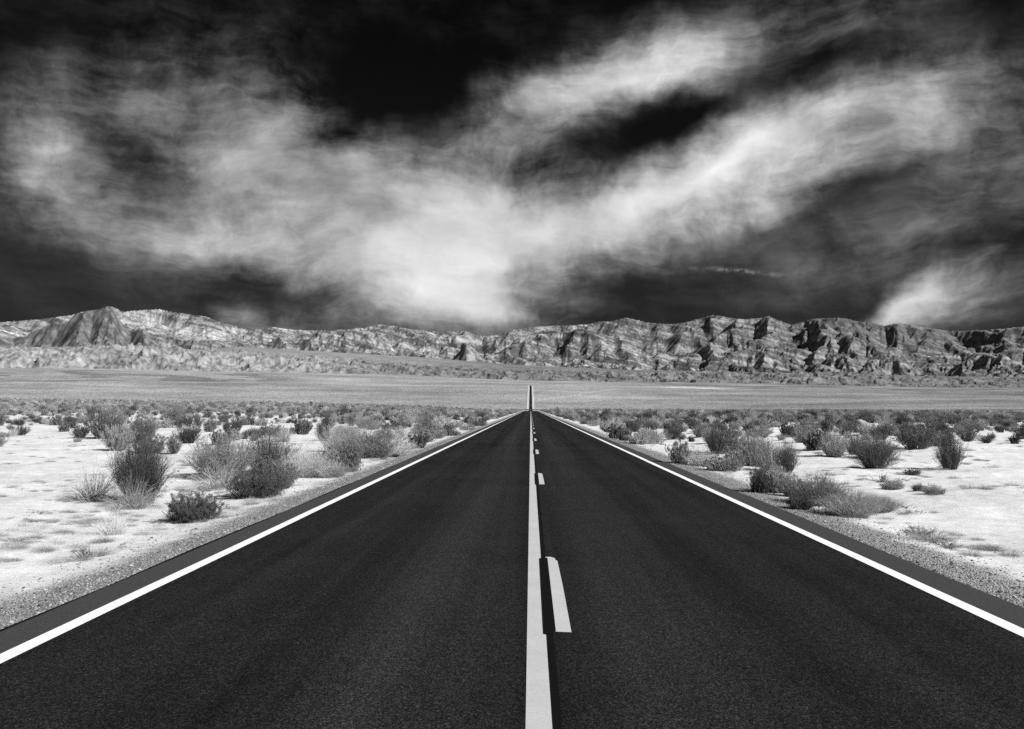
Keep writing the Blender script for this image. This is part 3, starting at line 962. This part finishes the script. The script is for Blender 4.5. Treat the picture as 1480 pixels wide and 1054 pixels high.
# shrubs and tufts read off the photograph: kind, base x, base y, width, height (pixels), label
L_ = [
    ('F', 203, 726, 66, 88, 'tall dark feathery shrub with upright stems, the largest on the left sand'),
    ('G', 192, 735, 64, 40, 'tangle of bleached straw stems around the foot of the tall dark shrub'),
    ('G', 133, 722, 62, 44, 'thin dry grass tuft left of the tall dark feathery shrub'),
    ('G', 162, 773, 42, 34, 'sparse dry grass tuft with a dark root, standing alone below the tall dark shrub'),
    ('D', 124, 806, 34, 18, 'small crooked dead twigs on bare sand nearest the left edge of the picture'),
    ('S', 281, 753, 66, 38, 'low dark leafy bush on the sand just above the left gravel verge'),
    ('S', 368, 719, 66, 40, 'dark leafy bush with light tips beside the left verge, behind the low dark one'),
    ('s', 404, 706, 48, 40, 'greyish leafy bush touching the right side of the dark leafy bush with light tips'),
    ('f', 318, 690, 76, 56, 'rounded grey feathery shrub in the left foreground thicket'),
    ('F', 388, 684, 72, 56, 'broad feathery shrub, darkest at its right, at the back of the left thicket'),
    ('G', 318, 707, 75, 42, 'pale dry grass under the rounded grey feathery shrub'),
    ('S', 319, 643, 28, 20, 'small round dark shrub peeping over the left foreground thicket'),
    ('F', 251, 656, 20, 28, 'slim dark shrub standing alone on white sand between the two big feathery shrubs'),
    ('S', 270, 634, 18, 13, 'little dark cushion shrub behind the slim lone shrub'),
    ('f', 168, 651, 38, 34, 'grey shrub with a dark foot above the tall dark feathery shrub'),
    ('F', 148, 634, 38, 36, 'dark shrub in the left cluster, just behind the grey one with a dark foot'),
    ('F', 115, 634, 20, 18, 'isolated shrub near the left border beside a short dark log'),
    ('F', 201, 640, 36, 34, 'dark rounded shrub directly above the tall dark feathery shrub'),
    ('f', 213, 630, 30, 26, 'grey shrub adjoining the right of the dark rounded shrub'),
    ('f', 168, 623, 26, 26, 'mid grey upright shrub at the back of the left cluster'),
    ('s', 236, 618, 20, 13, 'pale round cushion shrub on open sand at left'),
    ('F', 285, 620, 14, 21, 'narrow dark upright shrub in the left middle distance'),
    ('F', 307, 621, 10, 12, 'tiny round shrub right of the narrow dark upright one'),
    ('F', 327, 622, 10, 16, 'thin dark shrub left of a pair of dark shrubs in the left middle distance'),
    ('F', 343, 623, 16, 22, 'dark tapering shrub with black base in the left middle distance'),
    ('S', 270, 611, 16, 9, 'very dark flat shrub in the left middle distance'),
    ('f', 253, 609, 28, 18, 'wide grey shrub beside the very dark flat one'),
    ('S', 353, 635, 12, 12, 'small dark shrub behind the broad feathery shrub'),
    ('F', 404, 632, 20, 17, 'dark shrub with spiky outline right of the left thicket'),
    ('F', 360, 614, 15, 14, 'small dark bushy shrub far back above the left thicket'),
    ('F', 442, 624, 16, 17, 'lone dark oval shrub on white sand left of the middle'),
    ('F', 467, 637, 20, 28, 'dark upright shrub with black base by the pale brush'),
    ('F', 474, 620, 18, 18, 'dark shrub behind the upright one with black base'),
    ('F', 508, 616, 14, 16, 'small dark shrub standing on sand behind the pale brush'),
    ('f', 526, 619, 24, 18, 'grey shrub between two small dark ones'),
    ('S', 539, 620, 18, 15, 'round dark shrub half way to the road on the left'),
    ('S', 558, 624, 16, 11, 'black based low shrub near the left roadside'),
    ('f', 585, 616, 32, 24, 'wide grey feathery shrub in the left middle distance near the road'),
    ('P', 577, 634, 40, 20, 'pale bleached brush left of the road behind a dark leafy bush'),
    ('f', 619, 618, 30, 22, 'light grey shrub close to the left road edge, far back'),
    ('f', 640, 621, 32, 20, 'round grey shrub close to the left road edge, farther back'),
    ('s', 505, 682, 36, 42, 'upright grey leafy bush at the left verge with pale brush behind'),
    ('s', 474, 672, 34, 26, 'greyish leafy bush left of the upright grey leafy bush'),
    ('P', 496, 655, 62, 45, 'pale brush mass behind the upright grey leafy bush'),
    ('f', 538, 662, 56, 40, 'soft grey feathery bush with a dark centre left of the road'),
    ('P', 565, 660, 66, 28, 'bleached brush right of the soft grey feathery bush'),
    ('S', 603, 648, 30, 22, 'dark leafy bush at the left roadside half way to the crest'),
    ('S', 583, 646, 14, 8, 'small dark bush touching the dark leafy roadside bush'),
    ('s', 616, 639, 32, 16, 'low grey leafy bush behind the dark leafy roadside bush'),
    ('S', 554, 664, 9, 7, 'tiny dark clump on the left verge below the bleached brush'),
    ('S', 571, 661, 12, 6, 'tiny flat clump on the left verge right of another'),
    ('s', 651, 630, 24, 12, 'low leafy bush on the left verge nearer the crest'),
    ('f', 634, 634, 24, 16, 'grey shrub on the left verge among low leafy ones'),
    ('P', 674, 622, 30, 11, 'pale low brush on the left verge near the crest'),
    ('s', 692, 616, 22, 10, 'last grey leafy bush of the left verge before the crest'),
    ('P', 440, 690, 66, 36, 'pale wispy brush between the thicket and the upright grey leafy bush'),
    ('P', 478, 690, 50, 22, 'short pale brush at the foot of the upright grey leafy bush'),
    ('G', 432, 672, 60, 38, 'straw coloured grass clump right of the broad feathery shrub'),
    ('F', 752, 592, 12, 9, 'dark bush beside the road at the left of the crest'),
    ('F', 805, 599, 10, 11, 'dark upright bush beside the road at the right of the crest'),
    ('S', 820, 603, 9, 9, 'dark ball bush right of the road, second from the crest'),
    ('S', 836, 607, 9, 7, 'small black bush right of the road, third from the crest'),
    ('S', 845, 608, 12, 9, 'dark bush right of the road, fourth from the crest'),
    ('P', 858, 616, 18, 10, 'pale round bush on the right verge far back'),
    ('S', 873, 612, 12, 11, 'dark ball shrub standing clear on the right, far back'),
    ('S', 889, 634, 22, 19, 'very dark leafy bush at the start of the right verge row'),
    ('S', 903, 637, 22, 17, 'dark leafy bush in the middle of the right verge row'),
    ('s', 919, 642, 26, 16, 'greyer leafy bush closing the right verge row'),
    ('P', 944, 641, 44, 20, 'pale low brush right of the verge row'),
    ('F', 974, 632, 24, 21, 'dark spreading shrub on the right behind pale brush'),
    ('S', 999, 639, 10, 9, 'small black shrub right of the dark spreading one'),
    ('f', 1014, 632, 26, 19, 'grey shrub in the right middle distance'),
    ('s', 984, 670, 31, 35, 'egg shaped bush standing alone on the right verge with long thin shadow'),
    ('F', 1035, 657, 28, 36, 'dark left shrub of the big right hand thicket'),
    ('f', 1054, 655, 52, 38, 'broad grey feathery shrub of the right hand thicket'),
    ('s', 1048, 681, 48, 24, 'low leafy bush with dark foot in front of the right hand thicket'),
    ('s', 1062, 676, 30, 24, 'grey leafy bush against the right hand thicket'),
    ('P', 1014, 674, 44, 24, 'pale brush right of the egg shaped bush'),
    ('f', 1091, 674, 38, 48, 'tall grey shrub in the right hand thicket above the black leafy bush'),
    ('P', 1112, 680, 42, 40, 'pale feathery brush between the tall grey shrub and a dark slim one'),
    ('F', 1137, 683, 30, 42, 'dark slim shrub at the right end of the thicket'),
    ('S', 1097, 712, 24, 36, 'black leafy bush on the right verge with a long thin shadow'),
    ('s', 1122, 712, 44, 38, 'grey leafy bush adjoining the black one on the right verge'),
    ('S', 1157, 736, 30, 22, 'low black bush on the right verge below the grey leafy one'),
    ('s', 1146, 718, 34, 28, 'loose grey leafy bush behind the low black bush'),
    ('f', 1184, 730, 64, 40, 'soft feathery bush with black foot on the right verge'),
    ('D', 1196, 744, 44, 12, 'bare dead branches lying at the foot of the soft feathery bush'),
    ('P', 1230, 746, 74, 36, 'pale fuzzy brush, the nearest one on the right'),
    ('P', 1268, 740, 52, 22, 'very pale thin brush fading into the sand at right'),
    ('S', 1180, 651, 34, 26, 'wide black based shrub on the right sand'),
    ('f', 1206, 661, 30, 36, 'tall grey shrub with dark foot right of the wide black based one'),
    ('f', 1236, 657, 26, 28, 'grey leafy shrub on the right sand behind the big black shrub'),
    ('F', 1264, 677, 56, 36, 'big black shrub with light crown casting a long shadow on the right sand'),
    ('f', 1268, 662, 44, 30, 'light feathery shrub behind the big black shrub'),
    ('F', 1324, 648, 54, 34, 'wide dark shrub over white sand near the right border'),
    ('F', 1374, 679, 34, 48, 'tall dark shrub at the right border of the photograph'),
    ('s', 1359, 645, 22, 18, 'small grey rounded shrub near the tall dark border shrub'),
    ('S', 1319, 687, 18, 9, 'small flat dark clump on open white sand at right'),
    ('D', 1279, 697, 40, 12, 'flat sprawl of dark dead twigs on the right sand'),
    ('s', 1290, 707, 26, 12, 'small grey clump below the sprawl of dead twigs'),
    ('s', 1328, 709, 16, 9, 'tiny dark headed clump on the right sand'),
    ('s', 1350, 714, 28, 12, 'low grey clump near the right border with a trailing shadow'),
    ('D', 1328, 772, 58, 14, 'black heap of dead twigs above the right gravel verge'),
    ('D', 1368, 790, 34, 10, 'second heap of dead twigs at the right border'),
    ('G', 1345, 782, 60, 18, 'flattened grey grass between two heaps of dead twigs'),
    ('D', 1320, 741, 24, 6, 'scatter of thin sticks on the sand above the right verge'),
    ('G', 300, 745, 26, 14, 'short straw stubble beside the low dark leafy bush'),
    ('f', 1102, 631, 24, 18, 'grey shrub behind the right hand thicket'),
    ('S', 1043, 623, 16, 12, 'small dark shrub far back behind the right hand thicket'),
    ('f', 1160, 640, 30, 24, 'soft grey shrub left of the wide black based one'),
]
placed = []
hero_xy = []


def put(kind, lod, variant, x, y, w_, h_, label, group=None, rot=None, split=True):
    parts, joined, (pw, ph) = proto(kind, lod, variant)
    zz = float(ground_z(x, y))
    sc = (w_ / pw, w_ / pw, h_ / ph)
    rz = rng.uniform(0, 6.28) if rot is None else rot
    if split:
        o = bpy.data.objects.new(NAME[kind], None)
        o.empty_display_size = 0.2
        COL.objects.link(o)
        for nm, me in parts: link(nm, me, o)
    else:
        o = link(NAME[kind], joined)
    o.location = (x, y, zz - 0.01); o.rotation_euler = (0, 0, rz); o.scale = sc
    tag(o, label, CAT[kind], group)
    return o


cnt = {}
for (kind, bx, by, wp, hp, lab) in L_:
    x, y, r = place_px(bx, by)
    if r > 420: continue
    w_, h_ = wp * r / F * (0.88 if kind == 'F' else 1.0), hp * r / F
    if r < 34:
        lod = 2.0 if kind in 'FfSsP' and r < 22 else 1.0
        var = cnt.get(kind, 0) % 3
    else:
        lod = 0.35; var = cnt.get(kind, 0) % 2
    cnt[kind] = cnt.get(kind, 0) + 1
    put(kind, lod, var, x, y, w_, h_, lab, split=(r < 60 and kind not in 'PGD'))
    hero_xy.append((x, y, max(w_, 0.4)))
HX = np.array(hero_xy)

# natural scatter beyond the foreground
def scatter():
    N = 84000
    a = rng.uniform(math.radians(-37), math.radians(37), N)
    r = np.sqrt(rng.uniform(22 ** 2, 500 ** 2, N))
    x = r * np.sin(a); y = r * np.cos(a)
    off = np.maximum(ROAD_L - x, x - ROAD_R)
    dn = fbm(x / 14, y / 14, 301, 3)
    dens = 0.24 + 0.75 * sstep(-0.25, 0.35, dn)
    openl = sstep(math.radians(-11), math.radians(-17), a) * (1 - sstep(120, 220, r))
    dens *= (1 - 0.35 * openl) * np.where((x > 0) & (r > 48) & (r < 220), 2.3, np.where((x < 0) & (r > 60) & (r < 200), 1.45, 1.0)) * (1 - 0.35 * sstep(180, 300, r))
    dens *= np.where(r < 42, 0.10, np.where(r < 62, 0.62, 0.50 + 0.50 * sstep(70, 190, r)))
    dens = np.where((off < 4.5) & (r > 45), np.maximum(dens, 0.9), dens)
    keep = (off > 1.5) & (rng.uniform(0, 1, N) < dens * np.where(x > 0, 1.15, 0.95) * (0.55 + 0.45 * sstep(100, 260, r)))
    x, y, r, off = x[keep], y[keep], r[keep], off[keep]
    dd = np.min(np.hypot(x[:, None] - HX[None, :, 0], y[:, None] - HX[None, :, 1]) - HX[None, :, 2] * 0.7, axis=1)
    # keep the open sand of the photograph open
    k = (dd > np.where(r < 75, 0.8, 0.2))
    x, y, r, off = x[k], y[k], r[k], off[k]
    wv_ = np.clip(rng.lognormal(-0.42, 0.38, len(x)), 0.25, 1.5)
    wv_ = wv_ * np.where(r < 130, 0.85, 1.0)
    hv = wv_ * rng.uniform(0.6, 1.05, len(x))
    kd = rng.choice(list('FfSsP'), len(x), p=[.30, .27, .14, .14, .15])
    kd = np.where((r > 150) & (rng.uniform(0, 1, len(x)) < np.where(r > 240, .85, .55)), rng.choice(list('fsP'), len(x)), kd)
    kd = np.where((off < 3.5) & (rng.uniform(0, 1, len(x)) < .6), 's', kd)
    return x, y, r, wv_, hv, kd


sx, sy, sr, sw, sh, sk = scatter()
order = np.argsort(-(sw * sh) ** 0.5 / sr)
n_ind = 190
GL = {'F': 'dark twiggy shrub', 'f': 'grey feathery shrub', 'S': 'dark leafy shrub', 's': 'grey leafy shrub', 'P': 'pale bleached bush'}
src = {}
for q in order[:n_ind]:
    x, y, kd = float(sx[q]), float(sy[q]), str(sk[q])
    side = 'left' if x < 0 else 'right'
    fr_ = abs(x) / y / 0.55
    lat = 'at the road edge' if abs(x) < 8.5 else 'nearer road than border' if fr_ < .45 else 'half way out' if fr_ < .72 else 'by the border'
    row = 'first rows' if sr[q] < 58 else 'second rows' if sr[q] < 85 else 'third rows' if sr[q] < 125 else 'far rows'
    big = 'tall' if sh[q] > .78 else 'knee high' if sh[q] > .5 else 'squat'
    lab = f"{big} {GL[kd]} {side} of the road, {row}, {lat}"
    grp = f"{GL[kd]}s growing on the plain {side} of the road"
    o = put(kd, 0.35, int(q) % 2, x, y, float(sw[q]), float(sh[q]), lab, grp, split=False)
for kd in 'FfSsP':
    for vv in range(2):
        _, joined, size = proto(kd, 0.35, vv)
        src[(kd, vv)] = next((o for o in bpy.data.objects if o.type == 'MESH' and o.data == joined), None)


def point_cloud(name, pts, idx, rot, scl, sources, kind='stuff'):
    me = bpy.data.meshes.new(name)
    me.from_pydata([tuple(p) for p in pts], [], [])
    for nm, arr, typ in (('pick', idx, 'INT'), ('rotz', rot, 'FLOAT')):
        at = me.attributes.new(nm, typ, 'POINT'); at.data.foreach_set('value', np.asarray(arr, np.int32 if typ == 'INT' else np.float32))
    at = me.attributes.new('size', 'FLOAT_VECTOR', 'POINT'); at.data.foreach_set('vector', np.asarray(scl, np.float32).ravel())
    o = link(name, me)
    g = bpy.data.node_groups.new(name, 'GeometryNodeTree')
    g.interface.new_socket('Geometry', in_out='INPUT', socket_type='NodeSocketGeometry')
    g.interface.new_socket('Geometry', in_out='OUTPUT', socket_type='NodeSocketGeometry')
    gi = g.nodes.new('NodeGroupInput'); go = g.nodes.new('NodeGroupOutput')
    jn = g.nodes.new('GeometryNodeJoinGeometry')
    def attr(nm, t):
        a = g.nodes.new('GeometryNodeInputNamedAttribute'); a.data_type = t; a.inputs[0].default_value = nm; return a.outputs[0]
    pick = attr('pick', 'INT'); rz = attr('rotz', 'FLOAT'); sz = attr('size', 'FLOAT_VECTOR')
    cx_ = g.nodes.new('ShaderNodeCombineXYZ'); g.links.new(rz, cx_.inputs[2])
    for i, s_ in enumerate(sources):
        oi_ = g.nodes.new('GeometryNodeObjectInfo'); oi_.inputs[0].default_value = s_; oi_.transform_space = 'ORIGINAL'
        oi_.inputs['As Instance'].default_value = True
        cmp_ = g.nodes.new('FunctionNodeCompare'); cmp_.data_type = 'INT'; cmp_.operation = 'EQUAL'
        g.links.new(pick, cmp_.inputs[2]); cmp_.inputs[3].default_value = i
        ip = g.nodes.new('GeometryNodeInstanceOnPoints')
        g.links.new(gi.outputs[0], ip.inputs['Points'])
        g.links.new(cmp_.outputs[0], ip.inputs['Selection'])
        g.links.new(oi_.outputs['Geometry'], ip.inputs['Instance'])
        g.links.new(cx_.outputs[0], ip.inputs['Rotation'])
        g.links.new(sz, ip.inputs['Scale'])
        g.links.new(ip.outputs[0], jn.inputs[0])
    g.links.new(jn.outputs[0], go.inputs[0])
    md = o.modifiers.new('scatter', 'NODES'); md.node_group = g
    tag(o, kind=kind)
    return o


keys = [k for k in src if src[k] is not None]
rest = order[n_ind:]
pts, idx, scl = [], [], []
gzr = ground_z(sx[rest], sy[rest])
vpick = rng.integers(0, 2, len(rest))
for j, q in enumerate(rest):
    key = (str(sk[q]), int(vpick[j]))
    if key not in keys: key = keys[0]
    size = proto(key[0], 0.35, key[1])[2]
    pts.append((sx[q], sy[q], gzr[j] - 0.02)); idx.append(keys.index(key))
    scl.append((sw[q] / size[0], sw[q] / size[0], sh[q] / size[1]))
o = point_cloud('distant_shrubs', pts, idx, rng.uniform(0, 6.28, len(pts)), scl, [src[k] for k in keys])
tag(o, 'thousands of small grey shrubs covering the plain to the horizon', 'desert scrub')

# ------------------------------------------------------------------ ground litter: dry grass and straw on the sand
gsrc = []
for o in list(bpy.data.objects):
    if o.name.startswith('dry_grass_tuft') and o.type == 'MESH' and len(gsrc) < 3 and o.data not in [g_.data for g_ in gsrc]: gsrc.append(o)
dsrc = [o for o in bpy.data.objects if o.name.startswith('dead_brush') and o.type == 'MESH'][:2]
ls = gsrc + dsrc
N = 20000
a = rng.uniform(math.radians(-38), math.radians(38), N); r = rng.uniform(7, 60, N)
x = r * np.sin(a); y = r * np.cos(a)
off = np.maximum(ROAD_L - x, x - ROAD_R)
near_h = np.min(np.hypot(x[:, None] - HX[None, :, 0], y[:, None] - HX[None, :, 1]) / (HX[None, :, 2]), axis=1)
prob = 0.30 * sstep(-0.05, 0.25, fbm(x / 3, y / 3, 401, 4)) + 0.6 * np.exp(-(near_h / 0.7) ** 2)
prob = prob + 0.8 * np.exp(-((x + 7.4) / 1.4) ** 2 - ((y - 12.6) / 2.2) ** 2)
keep = (off > 1.0) & (rng.uniform(0, 1, N) < prob)
x, y = x[keep], y[keep]
zz = ground_z(x, y)
n = len(x)
idx = np.where(rng.uniform(0, 1, n) < .93, rng.integers(0, max(1, len(gsrc)), n), len(gsrc) + rng.integers(0, max(1, len(dsrc)), n))
sc = rng.uniform(.10, .42, n)
scl = np.stack([sc, sc, sc * rng.uniform(.35, .9, n)], -1)
scl[idx >= len(gsrc)] *= 1.2
o = point_cloud('ground_litter', np.stack([x, y, zz - 0.01], -1), idx, rng.uniform(0, 6.28, n), scl, ls)
tag(o, 'short straw and broken stems strewn over the sand', 'dry litter')

# ------------------------------------------------------------------ stones and verge gravel
def stone_mesh(seed):
    r0 = np.random.default_rng(seed)
    t = (1 + 5 ** .5) / 2
    v = np.array([(-1, t, 0), (1, t, 0), (-1, -t, 0), (1, -t, 0), (0, -1, t), (0, 1, t), (0, -1, -t), (0, 1, -t), (t, 0, -1), (t, 0, 1), (-t, 0, -1), (-t, 0, 1)], float)
    v = unit(v) * r0.uniform(.7, 1.15, (12, 1)) * np.array([1, .8, .6])
    f = np.array([(0, 11, 5), (0, 5, 1), (0, 1, 7), (0, 7, 10), (0, 10, 11), (1, 5, 9), (5, 11, 4), (11, 10, 2), (10, 7, 6), (7, 1, 8),
                  (3, 9, 4), (3, 4, 2), (3, 2, 6), (3, 6, 8), (3, 8, 9), (4, 9, 5), (2, 4, 11), (6, 2, 10), (8, 6, 7), (9, 8, 1)])
    return mesh_np('stone', v, [f], [m_stone])


stones = []
for i, (bx, by, s_, lab) in enumerate(((163, 822, .022, 'single dark pebble on the left sand above the gravel'),
                                       (154, 795, .028, 'small dark stone right of the crooked dead twigs'),
                                       (312, 713, .04, 'pale rounded stone behind the low dark leafy bush'),
                                       (258, 682, .05, 'flat dark stone on sand beside the tall dark feathery shrub'))):
    x, y, r = place_px(bx, by)
    o = link('stone', stone_mesh(500 + i))
    o.scale = (s_, s_, s_); o.location = (x, y, float(ground_z(x, y)) + s_ * .3); o.rotation_euler = (0, 0, i)
    tag(o, lab, 'stone')
    stones.append(o)
N = 26000
yy = 3 + 42 * rng.uniform(0, 1, N) ** 1.5
offs = np.abs(rng.normal(0, 0.62, N)) + 0.015
sd_ = rng.integers(0, 2, N)
xx = np.where(sd_ == 0, ROAD_L - offs, ROAD_R + offs)
ss = np.clip(rng.lognormal(-4.75, 0.45, N), .004, .03)
zz = ground_z(xx, yy) + ss * 0.2
o = point_cloud('gravel', np.stack([xx, yy, zz], -1), rng.integers(0, 4, N), rng.uniform(0, 6.28, N), np.repeat(ss[:, None], 3, 1), stones)
tag(o, 'loose gravel along both pavement edges', 'gravel')

# ------------------------------------------------------------------ distant car
m_car, b = material('pale_car_paint'); principled(b, b.m('MULTIPLY', 0.75, b.m('ADD', .95, b.m('MULTIPLY', b.noise(b.n('ShaderNodeNewGeometry').outputs['Position'], 3), .05))), 0.3, 0.5)
m_glass, b = material('car_glass'); principled(b, 0.02, 0.1, 0.5)
m_tyre, b = material('tyre_rubber'); principled(b, 0.02, 0.9, 0.2)
car = bpy.data.objects.new('car', None); COL.objects.link(car)
prof = [(-2.2, .35), (-2.25, .8), (-2.05, 1.0), (-1.6, 1.08), (-1.0, 1.5), (.5, 1.52), (1.15, 1.05), (2.1, .9), (2.25, .6), (2.2, .35)]
n = len(prof)
cv = [(s * .9, p[0], p[1]) for s in (-1, 1) for p in prof]
cf = [list(range(n))[::-1], list(range(n, 2 * n))] + [[i, (i + 1) % n, n + (i + 1) % n, n + i] for i in range(n)]
me = bpy.data.meshes.new('body'); me.from_pydata(cv, [], cf); me.materials.append(m_car); link('body', me, car)
me = bpy.data.meshes.new('rear_window')
me.from_pydata([(-.75, -1.57, 1.12), (.75, -1.57, 1.12), (.68, -1.06, 1.48), (-.68, -1.06, 1.48)], [], [[0, 1, 2, 3]]); me.materials.append(m_glass)
link('rear_window', me, car)
wa = np.linspace(0, 2 * np.pi, 17)[:-1]
wv_ = np.concatenate([np.stack([np.full(16, s), np.cos(wa) * .33, np.sin(wa) * .33], -1) for s in (-.11, .11)])
wf = [[i, (i + 1) % 16, 16 + (i + 1) % 16, 16 + i] for i in range(16)] + [list(range(16))[::-1], list(range(16, 32))]
wme = bpy.data.meshes.new('wheel'); wme.from_pydata([tuple(q) for q in wv_], [], wf); wme.materials.append(m_tyre)
for sx_ in (-.82, .82):
    for sy_ in (-1.4, 1.4):
        o = link('wheel', wme, car); o.location = (sx_, sy_, .33)
car.location = (2.0, 2120, float(far_z(2120)) + 0.9)
tag(car, 'tiny pale car far off on the dark road beyond the crest', 'car')
